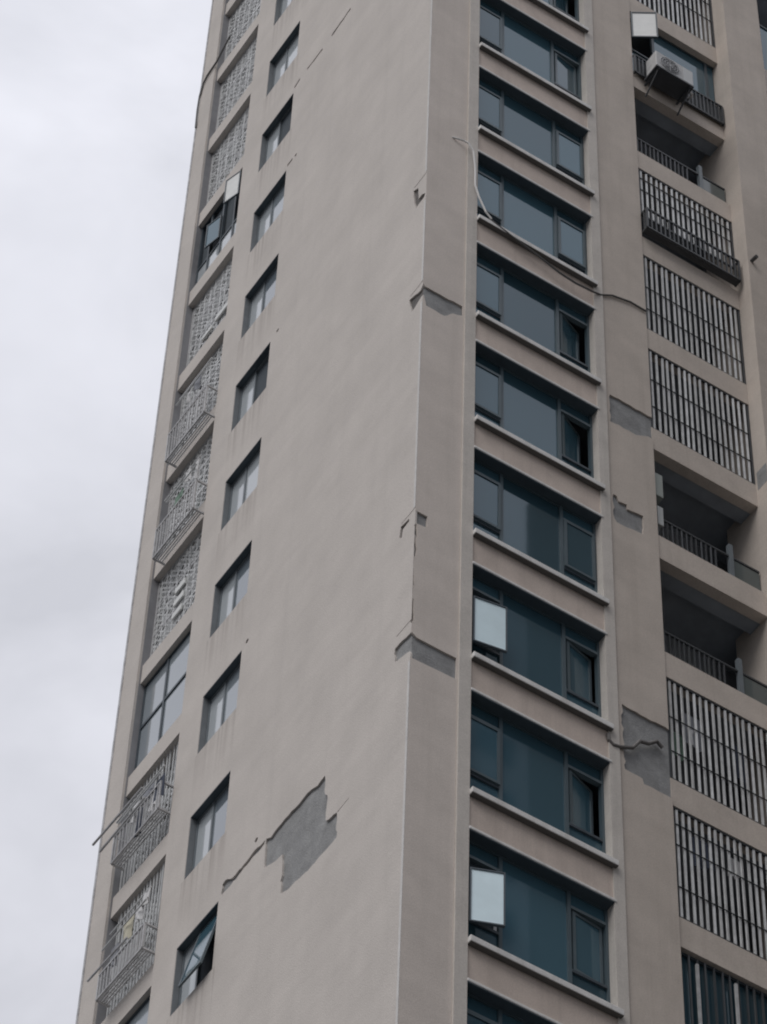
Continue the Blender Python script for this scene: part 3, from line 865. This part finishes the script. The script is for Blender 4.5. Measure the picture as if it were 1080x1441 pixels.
garment('hanging_cloth', 7.42, 42.95, .22, .30, W_, 'white cloth at the near end of the lowest cage', grp=G1)
garment('hanging_cloth', 8.35, 42.45, .22, .45, GR, 'grey cloth at the far end of the lowest cage', grp=G1)
garment('hanging_cloth', 7.40, 54.45, .13, .52, W_, 'long thin white cloth at near end of the middle cage', grp=G1)
garment('hanging_cloth', 7.72, 54.55, .16, .36, W_, 'short white cloth hung from the middle cage top', grp=G1)
garment('hanging_cloth', 8.00, 54.10, .30, .30, GN, 'dull green cloth hung in the middle cage', grp=G1)
garment('hanging_cloth', 8.12, 57.45, .12, .30, W_, 'tiny white cloth hung in the uppermost cage', grp=G1)
garment('hanging_cloth', 7.80, 57.60, .28, .40, GR, 'grey cloth hung in the uppermost cage', grp=G1)
# rods and slats of the drying racks: part of each cage
for n_, (ys, ye, zs) in enumerate([(7.32, 8.9, 45.86), (7.32, 8.7, 45.62), (7.3, 8.6, 42.92), (7.3, 8.7, 42.60), (7.3, 8.6, 54.50), (7.3, 8.4, 54.18), (7.3, 8.5, 57.65), (7.3, 8.5, 57.40)]):
    part('drying_rod', MB().tube([(-.2 - .06 * (n_ % 2), ys, zs), (-.2 - .06 * (n_ % 2), ye, zs)], .016), BARL, T)
# two poles pushed out past the pilaster
tag(part('drying_pole', MB().tube([(-.42, 7.6, 45.42), (-.47, 9.14, 45.36)], .022), STEEL, None), 'longer thin pole sticking out past the building edge', 'pole', 'poles laid on the drying cage')
tag(part('drying_pole', MB().tube([(-.40, 7.5, 45.10), (-.43, 8.92, 45.02)], .022), STEEL, None), 'shorter lower pole on the drying cage near building edge', 'pole', 'poles laid on the drying cage')
tag(part('drying_pole', MB().tube([(-.42, 7.5, 41.80), (-.48, 8.62, 41.72)], .020), STEEL, None), 'thin pole jutting from the lowest drying cage', 'pole', 'poles laid on the drying cage')
# white boards behind the screens
def board(y0, y1, z0, z1, label, x=.10):
    tag(bevel(part('white_board', MB().box(x, x + .04, y0, y1, z0, z1), WHITE, None), .006), label, 'board', 'white boards standing in the side bay')
board(7.50, 8.03, 60.02, 60.17, 'long white board resting on the sill under mesh screen', .12)
board(8.16, 8.52, 59.95, 60.06, 'short white board farther along the sill under mesh screen', .12)
board(8.05, 8.40, 51.72, 51.88, 'upper one of three white boards behind mesh screen', .13)
board(8.06, 8.40, 51.36, 51.52, 'middle one of three white boards behind mesh screen', .13)
board(8.08, 8.41, 51.00, 51.16, 'lowest of three white boards behind mesh screen', .13)
# unseen wing and court tower, added to block low sky and darken lower glass
part('sky_block_wing', MB().box(8.3, 22, -8.6, -.01, 0, 61), mat('sky_block_dark', (.085, .078, .07), .7, var=.2), T)
NB = thing('sky_block_tower', 'unseen white tower added behind the viewer to block sky light', 'building', (30, -56, 0))
part('sky_block_wall', MB().box(-20, 22, -14, 14, 0, 109.2), mat('sky_block_white', (.80, .80, .80), .7, var=.1), NB)
nw = MB().box(-.9, .9, -.05, .05, 0, 1.5).mesh('window', GLASS)  # windows of the added, unseen tower
for i in range(9):
    for k in range(34):
        link('window', nw, NB, (-18 + i * 4.5, 13.97, 2 + 3 * k))

G2 = 'laundry drying on the right balconies'
def garment_front(x, z, wd, h, m, label, y=.22):
    o = garment('hanging_cloth', 0, z, wd, h, m, label, grp=G2, x=0)
    o.location = (x, y, z); o.rotation_euler = (0, 0, math.pi / 2)
garment_front(5.05, 43.35, .26, .55, GN, 'green cloth behind the bars at lower left of upper barred balcony')
garment_front(5.30, 43.80, .34, .70, GR, 'grey cloth behind the bars of upper barred balcony', .12)
garment_front(5.22, 43.45, .12, .40, W_, 'small white cloth behind the bars beside the green cloth', .10)
garment_front(6.20, 43.70, .30, .80, NV, 'dark cloth behind the bars at right of upper barred balcony', .14)
garment_front(5.30, 40.95, .36, .60, NV, 'dark cloth behind the top left bars of lowest barred balcony', .10)
garment_front(5.95, 41.0, .22, .40, W_, 'pale cloth behind the top bars of lowest barred balcony', .16)
